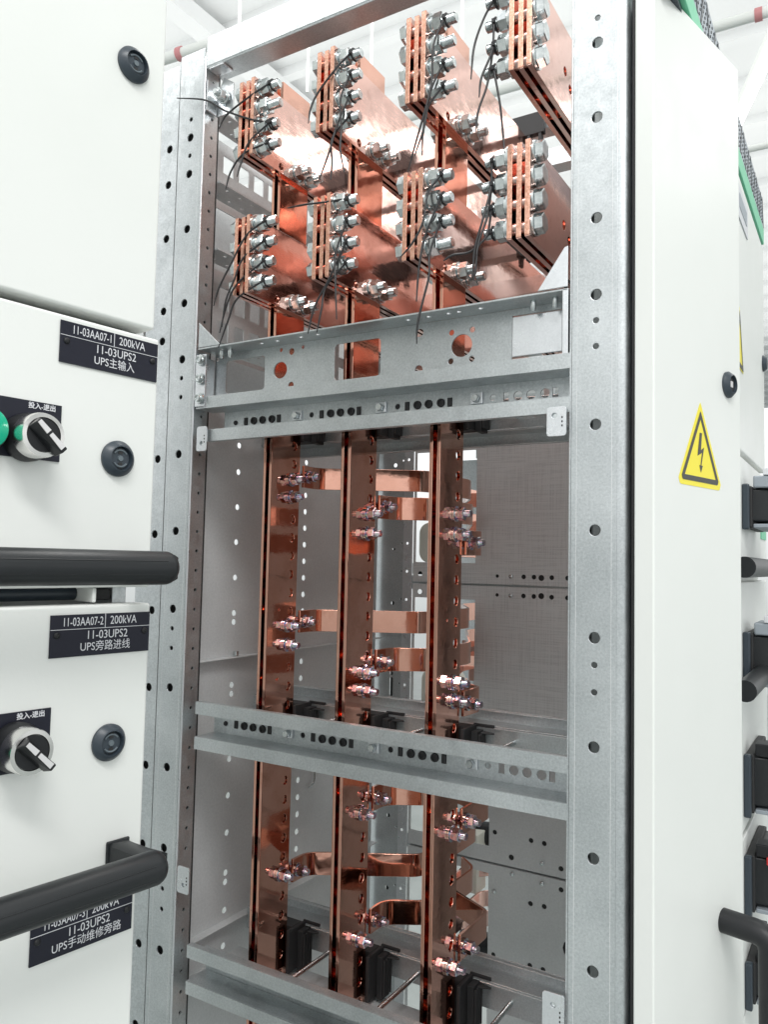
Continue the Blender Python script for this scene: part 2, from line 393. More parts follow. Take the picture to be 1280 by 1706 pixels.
# right post: face with rolled outer edge
bm = bmesh.new(); plate(bm, rect(.5235, .5675, FLOOR+.01, .46), post_holes(.547), .0022, (0, 0, 0), *XZ)
p2 = up(obj('post', bm, 'galv', fr, .0006))
bm = bmesh.new(); pr_ = [(.5675, 0), (.5705, .0003), (.5735, .0014), (.5756, .0036), (.5764, .0065), (.5764, .045), (.5744, .045), (.5744, .0068), (.5736, .0048), (.572, .0032), (.5700, .0023), (.5675, .0022)]
lo = [bm.verts.new((x, y, FLOOR+.01)) for x, y in pr_]; hi = [bm.verts.new((x, y, .46)) for x, y in pr_]
for i in range(len(pr_)): bm.faces.new((lo[i], lo[(i+1) % len(pr_)], hi[(i+1) % len(pr_)], hi[i]))
bm.faces.new(lo); bm.faces.new(hi[::-1]); bmesh.ops.recalc_face_normals(bm, faces=bm.faces)
obj('rolled_edge', bm, 'galv', p2, smooth=60)
for x in (.5290, .5625):
    obj('crease', bx(x-.00020, x+.00020, -.00012, .0004, FLOOR+.02, .45), 'sheet', p2)
obj('post_return', bx(.5213, .5233, .0005, .045, FLOOR+.01, .46), 'galv', p2, .0005)
obj('post_web', bx(.5400, .5415, .012, .045, FLOOR+.01, .46), 'galv', p2)
obj('post_shade_back', bx(.5236, .5415, .0455, .0475, FLOOR+.01, .46), 'ins', p2)  # black colour stands in for the shade inside the post
obj('seal_channel', bx(.5772, .5840, .018, .040, FLOOR+.01, .46), 'blue', p2, .001)
# rear posts
bm = bmesh.new(); zz = [-.045 - .05*k for k in range(19)]
plate(bm, rect(-.030, .0515, FLOOR+.01, .46), [circ(.030, -.083-.125*i*1.0, .0040, 12) for i in range(7)] + [rrect(.0262, .0340, z-.030, z+.004, .0035) for z in (-.208, -.469, -.662, -.862)]
      + [circ(.0465, -.075-.05*i, .0018, 8) for i in range(17)], .002, (0, .505, 0), *XZ)
p3 = up(obj('post', bm, 'galv', fr, .0006))
bm = bmesh.new(); plate(bm, rect(.0535, .0725, FLOOR+.01, .46), [circ(.062, -.075-.05*i, .0026, 10) for i in range(17)], .002, (0, .498, 0), *XZ)
obj('post_edge_strip', bm, 'strip', p3, .0006)
up(obj('post_shade_back', bx(-.048, .0235, .0265, .0285, FLOOR+.01, .404), 'ins', p)).location.z = 0  # painted black so the post holes look shaded
up(obj('post_shade_back', bx(-.078, -.0265, .0105, .0125, FLOOR+.01, .404), 'ins', p)).location.z = 0  # black for the shade behind the edge strip holes
obj('slot_backing', bx(.020, .040, .52, .522, -1.0, -.1), 'ins', p3)
up(obj('post', bx(.52, .575, .47, .52, FLOOR+.01, .46), 'galv', fr, .002))
# top beam and its lug
bm = bmesh.new(); box(bm, .024, .575, .0006, .0330, .3878, .3902); box(bm, .024, .575, .0004, .003, .3904, .432); box(bm, .024, .575, .030, .0326, .3904, .432)
bmesh.ops.recalc_face_normals(bm, faces=bm.faces); up(obj('top_beam', bm, 'galv', fr, .0012))
bm = bmesh.new()
plate(bm, [(0, 0), (.030, 0), (.030, .040), (.012, .052), (0, .030)], [circ(.016, .022, .005)], .002, (.026, .020, .330), (1, 0, 0), (0, 0, 1))
box(bm, .0265, .0285, -.0, .019, .330, .372); box(bm, .0290, .055, .0005, .0195, .3855, .3875)
bmesh.ops.recalc_face_normals(bm, faces=bm.faces)
lug = up(obj('corner_bracket', bm, 'strip', fr, .0008))
bo = bolt(lug, (.042, .0175, .352), .003, .0045, 'zinc', .018); bo.rotation_euler = (0, 0, -math.pi/2)
# rear top beam and rear cross rails
for y, z in ((.60, .34), (.60, .12), (.74, .24), (.74, .42), (.66, .02)): up(obj('rear_beam', bx(-.02, .56, y, y+.022, z, z+.026), 'galv', fr, .001))
for x in (.10, .24, .37, .50): up(obj('rear_stile', bx(x, x+.018, .70, .715, -.05, .46), 'galv', fr, .001))
for z in (.40, .19): up(obj('rear_beam', bx(.02, .55, .49, .52, z, z+.03), 'galv', fr, .001))
# crossbars: omega section, lips at the front, punched web set back 35 mm
clipx = (.1667, .2880, .4085); dotx = (.1874, .3090, .4265)
grp = (-.0276, -.0142, 0.0, .0153, .0262); gx = (.1105, .2302, .3493, .4692)
plugs = []
def crossbar(zc, back=False):
    s = -1 if back else 1
    yw, yl = (.035, 0.0) if not back else (.150, .186)
    holes = []
    for g in gx:
        for i, d in enumerate(grp):
            holes.append(rect(g+d-.0030, g+d+.0030, zc-.0055, zc+.0045) if i in (0, 4) else circ(g+d, zc-.0005, .0050, 14))
    for d in dotx: holes.append(circ(d, zc, .0034, 10))
    if back: holes = []
    x0, x1 = (.0458, .5222) if not back else (.012, .535)
    bm = bmesh.new(); plate(bm, rect(x0, x1, zc-.0140, zc+.0140), holes, .0018, (0, yw, 0), *XZ)
    ya, yb = (yl+.0022, yw-.0004) if not back else (yw+.0022, yl-.0004)
    box(bm, x0, x1, ya, yb, zc+.0137, zc+.0155); box(bm, x0, x1, ya, yb, zc-.0155, zc-.0137)
    yc, yd = (yl+.0002, yl+.0020) if not back else (yl-.0020, yl-.0002)
    box(bm, x0, x1, yc, yd, zc+.0138, zc+.0290); box(bm, x0, x1, yc, yd, zc-.0290, zc-.0138)
    box(bm, x0, x1, yc+.002*s, yc+.008*s, zc+.0274, zc+.0291); box(bm, x0, x1, yc+.002*s, yc+.008*s, zc-.0291, zc-.0274)
    bmesh.ops.recalc_face_normals(bm, faces=bm.faces)
    c = up(obj('crossbar' if not back else 'rear_crossbar', bm, 'galv', fr, .0011, 3))
    if not back:
        for x in clipx:
            k = obj('clip', bx(x-.0070, x+.0072, .0318, .0346, zc-.0060, zc+.0068), 'strip', c, .0008)
        for x in (.0405+.013,):
            obj('end_hole_rivet', lt([(0, .0032), (.0015, .0026)], (x+.012, .0348, zc-.001), (0, -1, 0), 12), 'ins', c)
    return c
for zc in (-.0820, -.4667, -.7604):
    crossbar(zc); crossbar(zc, True)
# folded tags on the posts
def tagplate(x0, x1, z0, z1, hx, hz, r=.0028):
    bm = bmesh.new(); plate(bm, rrect(x0, x1, z0, z1, .003), [circ(hx, hz, r, 12)], .002, (0, -.0052, 0), *XZ)
    k = up(obj('corner_tag', bm, 'strip', fr, .0006))
    obj('hole_backing', lt([(0, r*1.3), (.001, r*1.3)], (hx, -.0028, hz), (0, 1, 0), 14), 'zinc', k)
    for dz in (-.004, 0, .004): obj('stamp', bx(x1-.0046, x1-.0034, -.0056, -.0051, (z0+z1)/2+dz-.0012, (z0+z1)/2+dz+.0006), 'ins', k)
tagplate(.0365, .0538, -.1240, -.0925, .0447, -.1140); tagplate(.5008, .5203, -.1345, -.1060, .5085, -.1145)
tagplate(.0306, .0505, -.6700, -.6380, .0405, -.6600); tagplate(.5015, .5225, -.690, -.6515, .5120, -.6620)
# gussets
bm = bmesh.new(); plate(bm, [(.4885, .0122), (.5195, .0122), (.5195, .053), (.516, .052)], [], .002, (0, -.001, 0), *XZ); up(obj('gusset', bm, 'strip', fr, .0006))
bm = bmesh.new(); plate(bm, [(.0262, .0125), (.0640, .0125), (.0262, .046)], [], .002, (0, .002, 0), *XZ); up(obj('gusset', bm, 'galv', fr, .0006))
# long perforated side rails seen on the left behind the busbars
def side_rail(z0, z1, name='side_rail'):
    bm = bmesh.new(); H = z1-z0
    wins = [rect(y, y+.022, z0+H*a, z0+H*b) for y in (.062, .096, .130, .164, .198, .232, .266, .30, .334, .368, .402) for a, b in ((.18, .42), (.56, .82))]
    plate(bm, rect(.03, .49, z0, z1), wins, .002, (-.030, 0, 0), *YZ)
    for z in (z0, z1-.002):
        plate(bm, rect(.03, .49, -.028, .012), [circ(.055+.026*i, k, .0026, 8) for i in range(16) for k in (-.018, .002)], .002, (0, 0, z+.002), (0, 1, 0), (-1, 0, 0))
    bmesh.ops.recalc_face_normals(bm, faces=bm.faces); return up(obj(name, bm, 'wall', fr))
side_rail(.245, .345); side_rail(.030, .155)

# =================================================================== PERFORATED MOUNTING BEAM
mb = thing('mounting_beam', 'wide punched galvanised beam bolted across the frame above the crossbars', 'beam', (.28, 0, -.064))
def upb(o): o.location = (-.28, 0, .064); return o
fold = lambda: None
bm = bmesh.new(); Y0 = .033
wins = [rrect(.0478, .1128, -.0437, -.0002, .004), rrect(.2212, .2858, -.0437, .0004, .005), rect(.4485, .5085, -.0455, .0022)]
cs = [circ(.1382, -.0220, .0105, 24)] + [circ(x, z, r, 12) for x, z, r in ((.1384, .0037, .0026), (.1552, -.0001, .0043), (.1731, .0035, .0026), (.1557, -.0428, .0043), (.1390, -.0466, .0026), (.1736, -.0469, .0026), (.0321, .0033, .0026), (.0316, -.0469, .0026), (.3372, -.0006, .0047), (.3366, -.0427, .0050), (.3770, -.0058, .0033), (.4022, -.0057, .0033), (.3766, -.0378, .0033), (.4019, -.0379, .0033))] + [circ(.3897, -.0218, .0125, 26)]
plate(bm, rect(.0275, .5190, -.0600, .0095), wins + cs, .002, (0, Y0, 0), *XZ)
fh = (.0560, .0690, .1219, .1467, .1833, .2082, .3324, .3579, .3824, .3946, .4199)
for z in (.0115, -.0660):
    plate(bm, rect(.0275, .5190, .001, .0335), [circ(x, .015, .0030, 10) for x in fh], .002, (0, 0, z), (1, 0, 0), (0, 1, 0))
bmesh.ops.recalc_face_normals(bm, faces=bm.faces)
upb(obj('beam_body', bm, 'galv', mb, .0008))
bm = bmesh.new(); plate(bm, rect(.0268, .0440, -.0655, .0020), [], .002, (0, -.0012, 0), *XZ); box(bm, .0268, .0288, .0010, .031, -.0655, .0020)
bmesh.ops.recalc_face_normals(bm, faces=bm.faces); ep = upb(obj('end_bracket', bm, 'strip', mb, .0006))
for z in (-.0060, -.0305, -.0555): obj('bolt', lt([(0, .0072), (.0018, .0070), (.0019, .0050), (.0050, .0050), (.0056, .0040), (.0050, .0024), (.0042, .0022)], (.0372, -.0032, z), (0, -1, 0), 18), 'zinc', ep, smooth=35)
bm = bmesh.new(); box(bm, .5135, .5195, .001, .031, -.0655, .0110); bmesh.ops.recalc_face_normals(bm, faces=bm.faces); ep = upb(obj('end_bracket', bm, 'strip', mb, .0006))
upb(obj('blanking_flap', bx(.4512, .5050, .0265, .0283, -.0432, -.0010), 'strip', mb, .0006))
for x in (.4780, .5010, .0545, .0690): upb(obj('stud', lt([(0, .0030), (.0105, .0030), (.0112, .0024)], (x, .016, .0094), (0, 0, -1), 12), 'zinc', mb, smooth=40))

# =================================================================== SIDE SHEETS (left wall of the busbar compartment)
def side_sheet(z0, z1, label, lipdown=False):
    t = thing('side_sheet', label, 'side panel', (0, .27, z0))
    hs = [circ(.117, z, .0042, 12) for z in (-.0977, -.1358, -.1858, -.2355, -.2855, -.3353, -.3478, -.4353, -.4477, -.5373, -.5873, -.6379, -.6918, -.7042, -.7423, -.79, -.84) if z0+.006 < z < z1-.006]
    hs += [circ(.277, -.1035-.0262*i, .0044, 12) for i in range(40) if z0+.006 < -.1035-.0262*i < z1-.006 and i not in (1,)]
    bm = bmesh.new(); plate(bm, rect(.0265, .497, z0, z1), hs, .0016, (0, 0, 0), *YZ)
    o = obj('panel', bm, 'wall', t, .0005); o.location = (0, -.27, -z0)
    bm = bmesh.new(); box(bm, .0003, .014, .0265, .497, z0-.0006, z0+.0010); bmesh.ops.recalc_face_normals(bm, faces=bm.faces)
    o = obj('folded_flange', bm, 'wall', t, .0004); o.location = (0, -.27, -z0)
    return t
a = side_sheet(-.3960, -.045, 'tall dull steel side sheet with two hole columns beside the leftmost vertical busbar')
for y, z in ((.116, -.394), ): 
    o = obj('screw', lt([(0, .004), (.006, .004)], (.007, y-.27, .002), (0, 0, 1), 12), 'zinc', a, smooth=40)
a = side_sheet(-.7560, -.3985, 'lower steel side sheet lit at its left edge, with a bent wire clip')
obj('wire_clip', tb(rounded([(.004, .285-.27, -.560+.756), (.004, .315-.27, -.560+.756), (.004, .315-.27, -.612+.756), (.004, .300-.27, -.618+.756)], .006), .0014, 8), 'zinc', a, smooth=40)
side_sheet(-1.16, -.7585, 'bottom steel side sheet below the lowest crossbar')
t = thing('side_sheet', 'right side sheet of the busbar compartment, hidden edge-on behind the right post', 'side panel', (.545, .27, -1.16))
obj('panel', bx(-.0008, .0008, -.22, .19, 0, 1.40), 'wall', t, .0004)
t = thing('back_plate', 'grey steel plate behind the left punched side rails', 'panel', (-.11, .27, -.055)); obj('panel', bx(-.001, .001, -.24, .30, 0, .375), 'wall', t, .0004)
t = thing('unit_plate', 'pale grey steel plate behind the cream current transformers', 'panel', (.06, .72, -.75)); obj('panel', bx(-.06, .078, -.001, .001, 0, .70), 'galv', t, .0004)
# horizontal shelf plate of the lower compartment
bm = bmesh.new(); plate(bm, rect(.0265, .148, .0030, .520), [circ(.05+.03*i, .02, .002, 8) for i in range(3)], .0016, (0, 0, -.8020), (0, 1, 0), (-1, 0, 0))
bmesh.ops.recalc_face_normals(bm, faces=bm.faces)
bm2 = bm
for v in bm.verts: v.co.x = -v.co.x
bmesh.ops.recalc_face_normals(bm, faces=bm.faces)
tag(obj('shelf_plate', bm, 'wall'), 'flat steel shelf plate under the lowest ends of the vertical busbars', 'shelf')

# =================================================================== REAR PARTITION SHEETS
def partition(z0, z1, cut, dots, label, screws, m='wall'):
    t = thing('partition_sheet', label, 'partition', (.3, .50, z0))
    hs = [rect(*cut)] + [circ(x, z, r, 12) for x, z, r in dots]
    bm = bmesh.new(); plate(bm, rect(.0735, .5190, z0, z1), hs, .0016, (0, .50, 0), *XZ)
    box(bm, .0735, .5190, .5018, .515, z0, z0+.0014); box(bm, .0735, .5190, .5018, .515, z1-.0014, z1)
    bmesh.ops.recalc_face_normals(bm, faces=bm.faces)
    o = obj('sheet', bm, m, t, .0004); o.location = (-.3, -.5, -z0)
    for x, z in screws:
        s_ = obj('screw', lt([(0, .0036), (.0026, .0034), (.0032, .0024)], (x-.3, -.0005, z-z0), (0, -1, 0), 14), 'zinc', t, smooth=40)
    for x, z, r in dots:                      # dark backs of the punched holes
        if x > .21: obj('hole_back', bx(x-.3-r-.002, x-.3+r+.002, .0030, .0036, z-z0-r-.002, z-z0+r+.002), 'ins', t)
for z in (-.2942, -.5448, -.7472, -.9315):
    o = up(obj('seam_rail', bx(.0535, .5190, .5165, .520, z-.012, z+.012), 'galv', fr))
def row(z, s=1): return [(.2816, z, .0040), (.2994, z, .0040), (.312, z+.001*s, .0050), (.3295, z, .0040), (.3558, z, .0040), (.235, z, .0030), (.088, z, .0045)]
partition(-.2925, -.0460, (.0745+.004, .1950, -.2580, -.0640), row(-.0535) + row(-.2787, -1), 'back partition sheet with pinkish cross-hatched scuffs, just below the top crossbar', [(.2600, -.0535), (.2600, -.2787)], 'sheet')
partition(-.5430, -.2960, (.0745+.004, .1950, -.5195, -.3200), row(-.3100) + row(-.5350, -1), 'back partition sheet in the middle, resting on the second crossbar', [(.2600, -.3100), (.2600, -.5350)], 'sheet')
partition(-.7455, -.5465, (.0745+.004, .2262, -.7210, -.5650), [(.2989, -.6979, .0040), (.3209, -.6982, .0040), (.2656, -.7310, .0046), (.3486, -.7312, .0040), (.2365, -.6968, .0038), (.3486, -.64, .011)], 'short back partition sheet with a black cable end at its cut-out', [(.318, -.7290)])
partition(-.9300, -.7490, (.0745+.004, .2262, -.9000, -.7640), [(.2990, -.7958, .0040), (.3218, -.7950, .0040), (.3489, -.7631, .0040), (.2990, -.8909, .0040), (.3208, -.8913, .0040), (.2364, -.8910, .0038), (.3672, -.8494, .0150)], 'lowest back partition sheet with a large dark round hole at its right edge', [(.268, -.7560), (.318, -.7600), (.2370, -.79), (.318, -.917), (.270, -.913)])
partition(-1.20, -.9330, (.0745+.004, .2262, -1.17, -.9600), [], 'bottom back partition sheet behind the lowest rear rail', [])

# =================================================================== HORIZONTAL BUSBAR SETS
BX = (.0850, .2080, .3310, .4545)
nth = ('leftmost', 'second', 'third', 'rightmost')
sets = {}
for row_, (z0, zs) in (('upper', (.2500, (.3400, .3145, .2890, .2630))), ('lower', (.0715, (.1630, .1375, .1120, .0868)))):
    for k in range(4):
        x = BX[k]
        lab = {0: 'leftmost set of the %s row of flat copper busbars, nuts on its right face', 1: 'second set from left in the %s row of flat copper busbars', 2: 'third set from left in the %s row of flat copper busbars', 3: 'rightmost set of the %s row of flat copper busbars, bolt heads on its right face'}[k] % row_
        t = thing('horizontal_busbar', lab, 'busbar', (x, 0, z0), group='horizontal copper busbar sets'); sets[(row_, k)] = t
        ends = (0.0, .0012, -.0006)
        for i in range(3):
            bm = bmesh.new()
            hs = [circ(.0570, .0050, .0042, 12)] if k < 3 else [circ(.150+.02*j, .052-.011*j, .0050, 12) for j in range(3)]
            hs = [circ(.0570, .0082, .0048, 14)] if k < 3 else [circ(.105+.018*j, .050-.012*j, .0055, 14) for j in range(3)]
            plate(bm, rrect(ends[i], .640, 0, .1000 + (i == 2)*.001, .0012, 2), hs, .0055, (.0055+.00975*i, 0, 0), *YZ)
            bmesh.ops.recalc_face_normals(bm, faces=bm.faces)
            for f in bm.faces:                         # sheared end faces are rougher and brighter
                if f.normal.y < -.9: f.material_index = 1
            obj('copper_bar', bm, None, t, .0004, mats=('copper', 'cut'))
        for i in (0, 1): obj('gap_light_block', bx(.00565+.00975*i, .00960+.00975*i, .585, .639, .001, .099), 'copper_shaded', t)  # added to close the far gaps and cut the glow between bars
        for z in zs:
            bolt(t, (.0252 if k < 3 else -.0002, .0130, z-z0), random.choice((.0254, .0254)), .0060, 'zinc', random.choice((.0295, .031, .0325)), flip=(k == 3))
        if k < 3:
            for y, z in ((.0885, .2622 if row_ == 'upper' else .0838), (.1140, .2622 if row_ == 'upper' else .0838)):
                bolt(t, (.0252, y, z-z0), .0254, .0056, 'zinc', .024)
# insulating combs and rails that carry them
def rail(z, lab, grp_):
    o = obj('busbar_rail', bx(-.028, .555, .330, .356, z, z+.020), 'galv', bev=.0015); tag(o, lab, 'rail', grp_)
    for k, w in enumerate(('leftmost', 'second', 'third', 'rightmost')):
        x = BX[k] + .0125
        bm = bmesh.new(); box(bm, x-.032, x+.032, .318, .3285, z-.010, z+.022)
        for d in (-.028, -.0105, -.0005, .0095, .0265): box(bm, x+d-.0022, x+d+.0022, .318, .3285, z-.024 if abs(d) > .02 else z-.018, z-.0102)
        bmesh.ops.recalc_face_normals(bm, faces=bm.faces)
        tag(obj('insulating_comb', bm, 'ins', bev=.0008), 'black comb support over the %s busbar set of the %s row' % (w, 'upper' if z > .25 else 'lower'), 'insulator', 'black comb supports')
rail(.372, 'steel rail carrying black combs over the upper copper busbars', 'rails over the busbars'); rail(.194, 'steel rail carrying black combs over the lower copper busbars', 'rails over the busbars')

# =================================================================== VERTICAL BUSBARS
VX = (.0903, .2132, .3361); VR = [x + .0144 for x in VX]
vbz = {0: [-.1519, -.1752, -.3456, -.3708, -.6669], 1: [-.1992, -.2239, -.3959, -.4187, -.5669, -.7173], 2: [-.2007, -.2249, -.3968, -.4181, -.5683, -.7161]}
vname = ('leftmost vertical copper busbar pair, beside the side sheet', 'middle vertical copper busbar pair', 'rightmost vertical copper busbar pair, in front of the partition cut-outs')
verts = []
for k in range(3):
    t = thing('vertical_busbar', vname[k], 'busbar', (VX[k], .063, -.87), group='vertical copper busbar pairs'); verts.append(t)
    zl = [-.106 - .0246*i for i in range(31)]
    zh = [z for z in zl if all(abs(z-b) > .011 for b in vbz[k])]
    for i in range(2):
        bm = bmesh.new()
        plate(bm, rect(0, .0600, 0, 1.250), [circ(.0465, z+.87, .0056, 14) for z in zh] + [circ(.024, .87-.3245-.09*j, .0018, 8) for j in (0, 1) if k != 1], .0045, (.0046 + .0098*i, 0, 0), *YZ)
        bmesh.ops.recalc_face_normals(bm, faces=bm.faces); obj('copper_bar', bm, 'copper_shaded', t, .0007)
    for z in vbz[k]: bolt(t, (.0146, .0405, z+.87), .0148, .0045, 'rainbow', .021)

# copper straps bolted to the vertical busbars
rd = Vector((.854, .52, 0))
words = {0: ('top', 'middle', 'lower'), 1: ('topmost', 'second', 'third', 'lowest'), 2: ('topmost', 'second', 'third', 'lowest')}
runs = {0: ([-.1453, -.3417, -.6695], .156), 1: ([-.1887, -.3850, -.5552, -.7044], .056), 2: ([-.2336, -.4244, -.5609, -.7044], .0)}
owner = ('leftmost', 'middle', 'rightmost')
for k in range(3):
    zs, L = runs[k]
    for i, z in enumerate(zs):
        x = VR[k] + .0026
        t = thing('copper_strap', '%s bent copper strap bolted to the %s vertical busbar' % (words[k][i], owner[k]), 'busbar strap', (x, .125, z), group='bent copper straps')
        p0 = Vector((0, .0015, 0)); p1 = Vector((0, .0345, 0))
        if L > .01:
            p2_ = p1 + rd*L; ex = ((.375, .300) if z > -.5 else (.415, .325))[k] - .125; w_ = lambda X, Y: Vector((X-x, Y-.125, 0)); path = rounded([p0, p1, p2_, Vector((p2_.x + .002, ex, 0)), *((w_((.176, .186)[k], .485), w_((.176, .186)[k], .60)) if z > -.5 else (Vector((p2_.x - .030, ex + .028, 0)),))], .016, 8)
        else:
            q_ = .172 if z > -.5 else .205; w_ = lambda X, Y: Vector((X-x, Y-.125, 0)); path = rounded([p0, Vector((.001, q_-.125, 0)), *((w_(.262, q_+.060), w_(.180, .485), w_(.180, .60)) if z > -.5 else (w_(.270, q_+.045),))], .010, 8)
        bm = bmesh.new(); ribbon(bm, path, .0040, .0300); obj('strap', bm, 'copper_shaded', t, .0005, smooth=35)
        bolt(t, (.0022, .0100, .0), .0050, .0043, 'rainbow', .019)

# insulator blocks clamping the vertical busbars at each crossbar, with the tie rods
for j, (zc, lv) in enumerate(((-.0820, 'top'), (-.4667, 'middle'), (-.7604, 'bottom'))):
    for k in range(3):
        x = VX[k] + .0072
        t = thing('busbar_support', 'black moulded support clamping the %s vertical busbar at the %s crossbar' % (owner[k], lv), 'insulator', (x, .0375, zc), group='black moulded busbar supports')
        bm = bmesh.new()
        box(bm, -.042, .034, 0, .0235, -.0160, .0160) if j != 2 else box(bm, -.042, .034, 0, .0240, -.0420, -.0260)
        if j == 2: box(bm, -.042, .034, .0, .006, -.0262, -.002)
        bmesh.ops.recalc_face_normals(bm, faces=bm.faces); obj('front_jaw', bm, 'ins', t, .001)
        bm = bmesh.new(); h0, h1 = (-.016, .016) if j != 2 else (-.034, .020)
        box(bm, -.0130, .0130, .0878, .1100, h0, h1); box(bm, .0134, .0180, .0760, .1120, h0, h1); box(bm, .0186, .0270, .0930, .1120, h0-.002, h1-.005)
        box(bm, .0132, .0400, .1122, .1150, h1-.003, h1+.001)
        for i in range(4): box(bm, .0272, .0305, .0935+.005*i, .0958+.005*i, h0+.002, h1-.008)
        plate(bm, [(.0272, .1010), (.0430, .1060), (.0430, .1078), (.0272, .1110)], [], .0022, (0, 0, h1-.0066), (1, 0, 0), (0, 1, 0))
        bmesh.ops.recalc_face_normals(bm, faces=bm.faces); obj('rear_jaw', bm, 'ins', t, .0008)
        for i, d in enumerate(grp):            # moulded pegs showing through the crossbar slots
            bm = bmesh.new()
            dx = gx[k] + d - x
            if i in (0, 4): box(bm, dx-.0027, dx+.0027, -.0038, .0002, -.0052, .0042); bmesh.ops.recalc_face_normals(bm, faces=bm.faces); obj('peg', bm, 'ins', t, .0005)
            else: lathe(bm, [(0, .0046), (.0046, .0046), (.0046, .0030), (.0030, .0028)], (dx, .0002, -.0005), (0, -1, 0), 16); bmesh.ops.recalc_face_normals(bm, faces=bm.faces); obj('peg', bm, 'ins', t, smooth=40)
    for q, (x, w) in enumerate(zip(clipx, ('left', 'middle', 'right'))):
        t = thing('tie_rod', '%s threaded tie rod through the %s crossbar' % (w, lv), 'rod', (x, .030, zc), group='threaded tie rods')
        bm = bmesh.new(); lathe(bm, [(0, .0030)] + [qq for i in range(56) for qq in ((.002+i*.0021, .0030), (.003+i*.0021, .0026))] + [(.1215, .0030)], (0, 0, 0), (0, 1, 0), 12)
        bmesh.ops.recalc_face_normals(bm, faces=bm.faces); obj('threaded_rod', bm, 'zinc', t, smooth=35)
        bm = bmesh.new(); hexa(bm, 0, .0035, .0080, .2); bmesh.ops.rotate(bm, verts=bm.verts, matrix=Matrix.Rotation(-math.pi/2, 3, 'Z')); o = obj('nut', bm, 'zinc', t); o.location = (0, .0005, 0)

# =================================================================== UNITS SEEN THROUGH THE CUT-OUTS
for z, w, x in ((-.223, 'upper', .090), (-.489, 'middle', .100)):
    t = thing('current_transformer', 'cream ring current transformer with copper core behind the %s cut-out' % w, 'transformer', (x, .575, z-.036), group='cream current transformers')
    bm = bmesh.new(); plate(bm, rrect(-.036, .036, 0, .074, .020, 6), [rrect(-.014, .022, .016, .058, .006)], .040, (0, -.02, 0), *XZ)
    bmesh.ops.recalc_face_normals(bm, faces=bm.faces); obj('ring', bm, 'cream', t, .003, 3)
    obj('core_bar', bx(-.010, .020, -.030, .060, .022, .052), 'copper', t, .001)
    obj('base', bx(-.050, .110, -.018, .028, -.022, -.0006), 'black', t, .002)
for z, w in ((-.180, 'upper'), (-.440, 'middle')):
    for i in range(2):
        o = obj('feeder_bar', bx(.150, .225, .545+.03*i, .549+.03*i, z+.020-.048*i, z+.046-.048*i), 'copper', bev=.0006)
        tag(o, '%s flat copper feeder bar behind the %s cut-out' % (('higher', 'lower')[i], w), 'busbar', 'feeder bars')
for i, (z, lab) in enumerate(((-.742, 'thick black cable end behind the short partition sheet'), (-.935, 'ribbed black hose end behind the lowest partition sheet'))):
    pts = [(.13+.012*q, .60+.003*q, z) for q in range(18)]
    bm = bmesh.new(); tube(bm, pts, .021, 16, [1 + (.06 if q % 2 else 0)*(i) for q in range(18)]); bmesh.ops.recalc_face_normals(bm, faces=bm.faces)
    tag(obj('power_cable', bm, 'black', smooth=50), lab, 'cable')
for i, (x0, z, w) in enumerate(((.165, -.790, 'top'), (.185, -.835, 'middle'), (.150, -.880, 'bottom'))):
    t = thing('outgoing_bar', '%s of three copper outgoing bars in the lowest cut-out' % w, 'busbar', (x0, .44, z), group='outgoing copper bars')
    bm = bmesh.new(); ribbon(bm, rounded([(0, 0, 0), (0, .12, 0), (.05, .17, 0), (.05, .40, 0)], .012), .004, .026); obj('bar', bm, 'copper', t, .0005)
    bolt(t, (.0022, .05, 0), .005, .0045, 'rainbow', .018)
o = obj('terminal_block', bx(.150, .178, .56, .60, -.83, -.73), 'cream', bev=.002); tag(o, 'pale cream terminal block behind the lowest cut-out', 'terminal block')

# =================================================================== LEFT SWITCHBOARD: door and drawers
LO = (.28770, -.30424, 0); LR = math.atan2(math.cos(math.radians(7.75)), math.sin(math.radians(7.75)))
def lthing(name, label, cat, z, group=None): return thing(name, label, cat, (LO[0], LO[1], z), LR, group)
def lock(parent, u, z, r=.0135, key='slot'):
    k = obj('lock', lt([(0, r), (.0020, r), (.0062, r*.74), (.0066, r*.66), (.0030, r*.62)], (u, -.0002, z), (0, -1, 0), 40), 'blue', parent, smooth=30)
    c = obj('lock_core', lt([(0, r*.60), (.0036, r*.60), (.0040, r*.56)], (u, -.0002, z), (0, -1, 0), 32), 'blue' if key == 'slot' else 'black', k, smooth=30)
    if key == 'slot':
        bm = bmesh.new()
        for a0 in (35, 215):
            pts = [(u + r*.46*math.cos(math.radians(a)), -.0045, z + r*.46*math.sin(math.radians(a))) for a in range(a0, a0+111, 10)]
            tube(bm, pts, r*.055, 8)
        lathe(bm, [(0, r*.17), (.0012, r*.15)], (u, -.0041, z), (0, -1, 0), 16); bmesh.ops.recalc_face_normals(bm, faces=bm.faces)
        obj('key_guide', bm, 'chrome_blue', k, smooth=40)
        bm = bmesh.new(); box(bm, u-r*.13, u+r*.13, -.0046, -.0041, z+r*.24, z+r*.56); box(bm, u-r*.13, u+r*.13, -.0046, -.0041, z-r*.56, z-r*.24); bmesh.ops.recalc_face_normals(bm, faces=bm.faces)
        obj('key_slot', bm, 'ins', k)
    else:
        obj('key_drive', bx(u-r*.20, u+r*.20, -.0050, -.0041, z-r*.24, z+r*.24), 'silver', k, .0004)
M['chrome_blue'] = mat('grey_blue_plastic', (.13, .16, .18), .35)
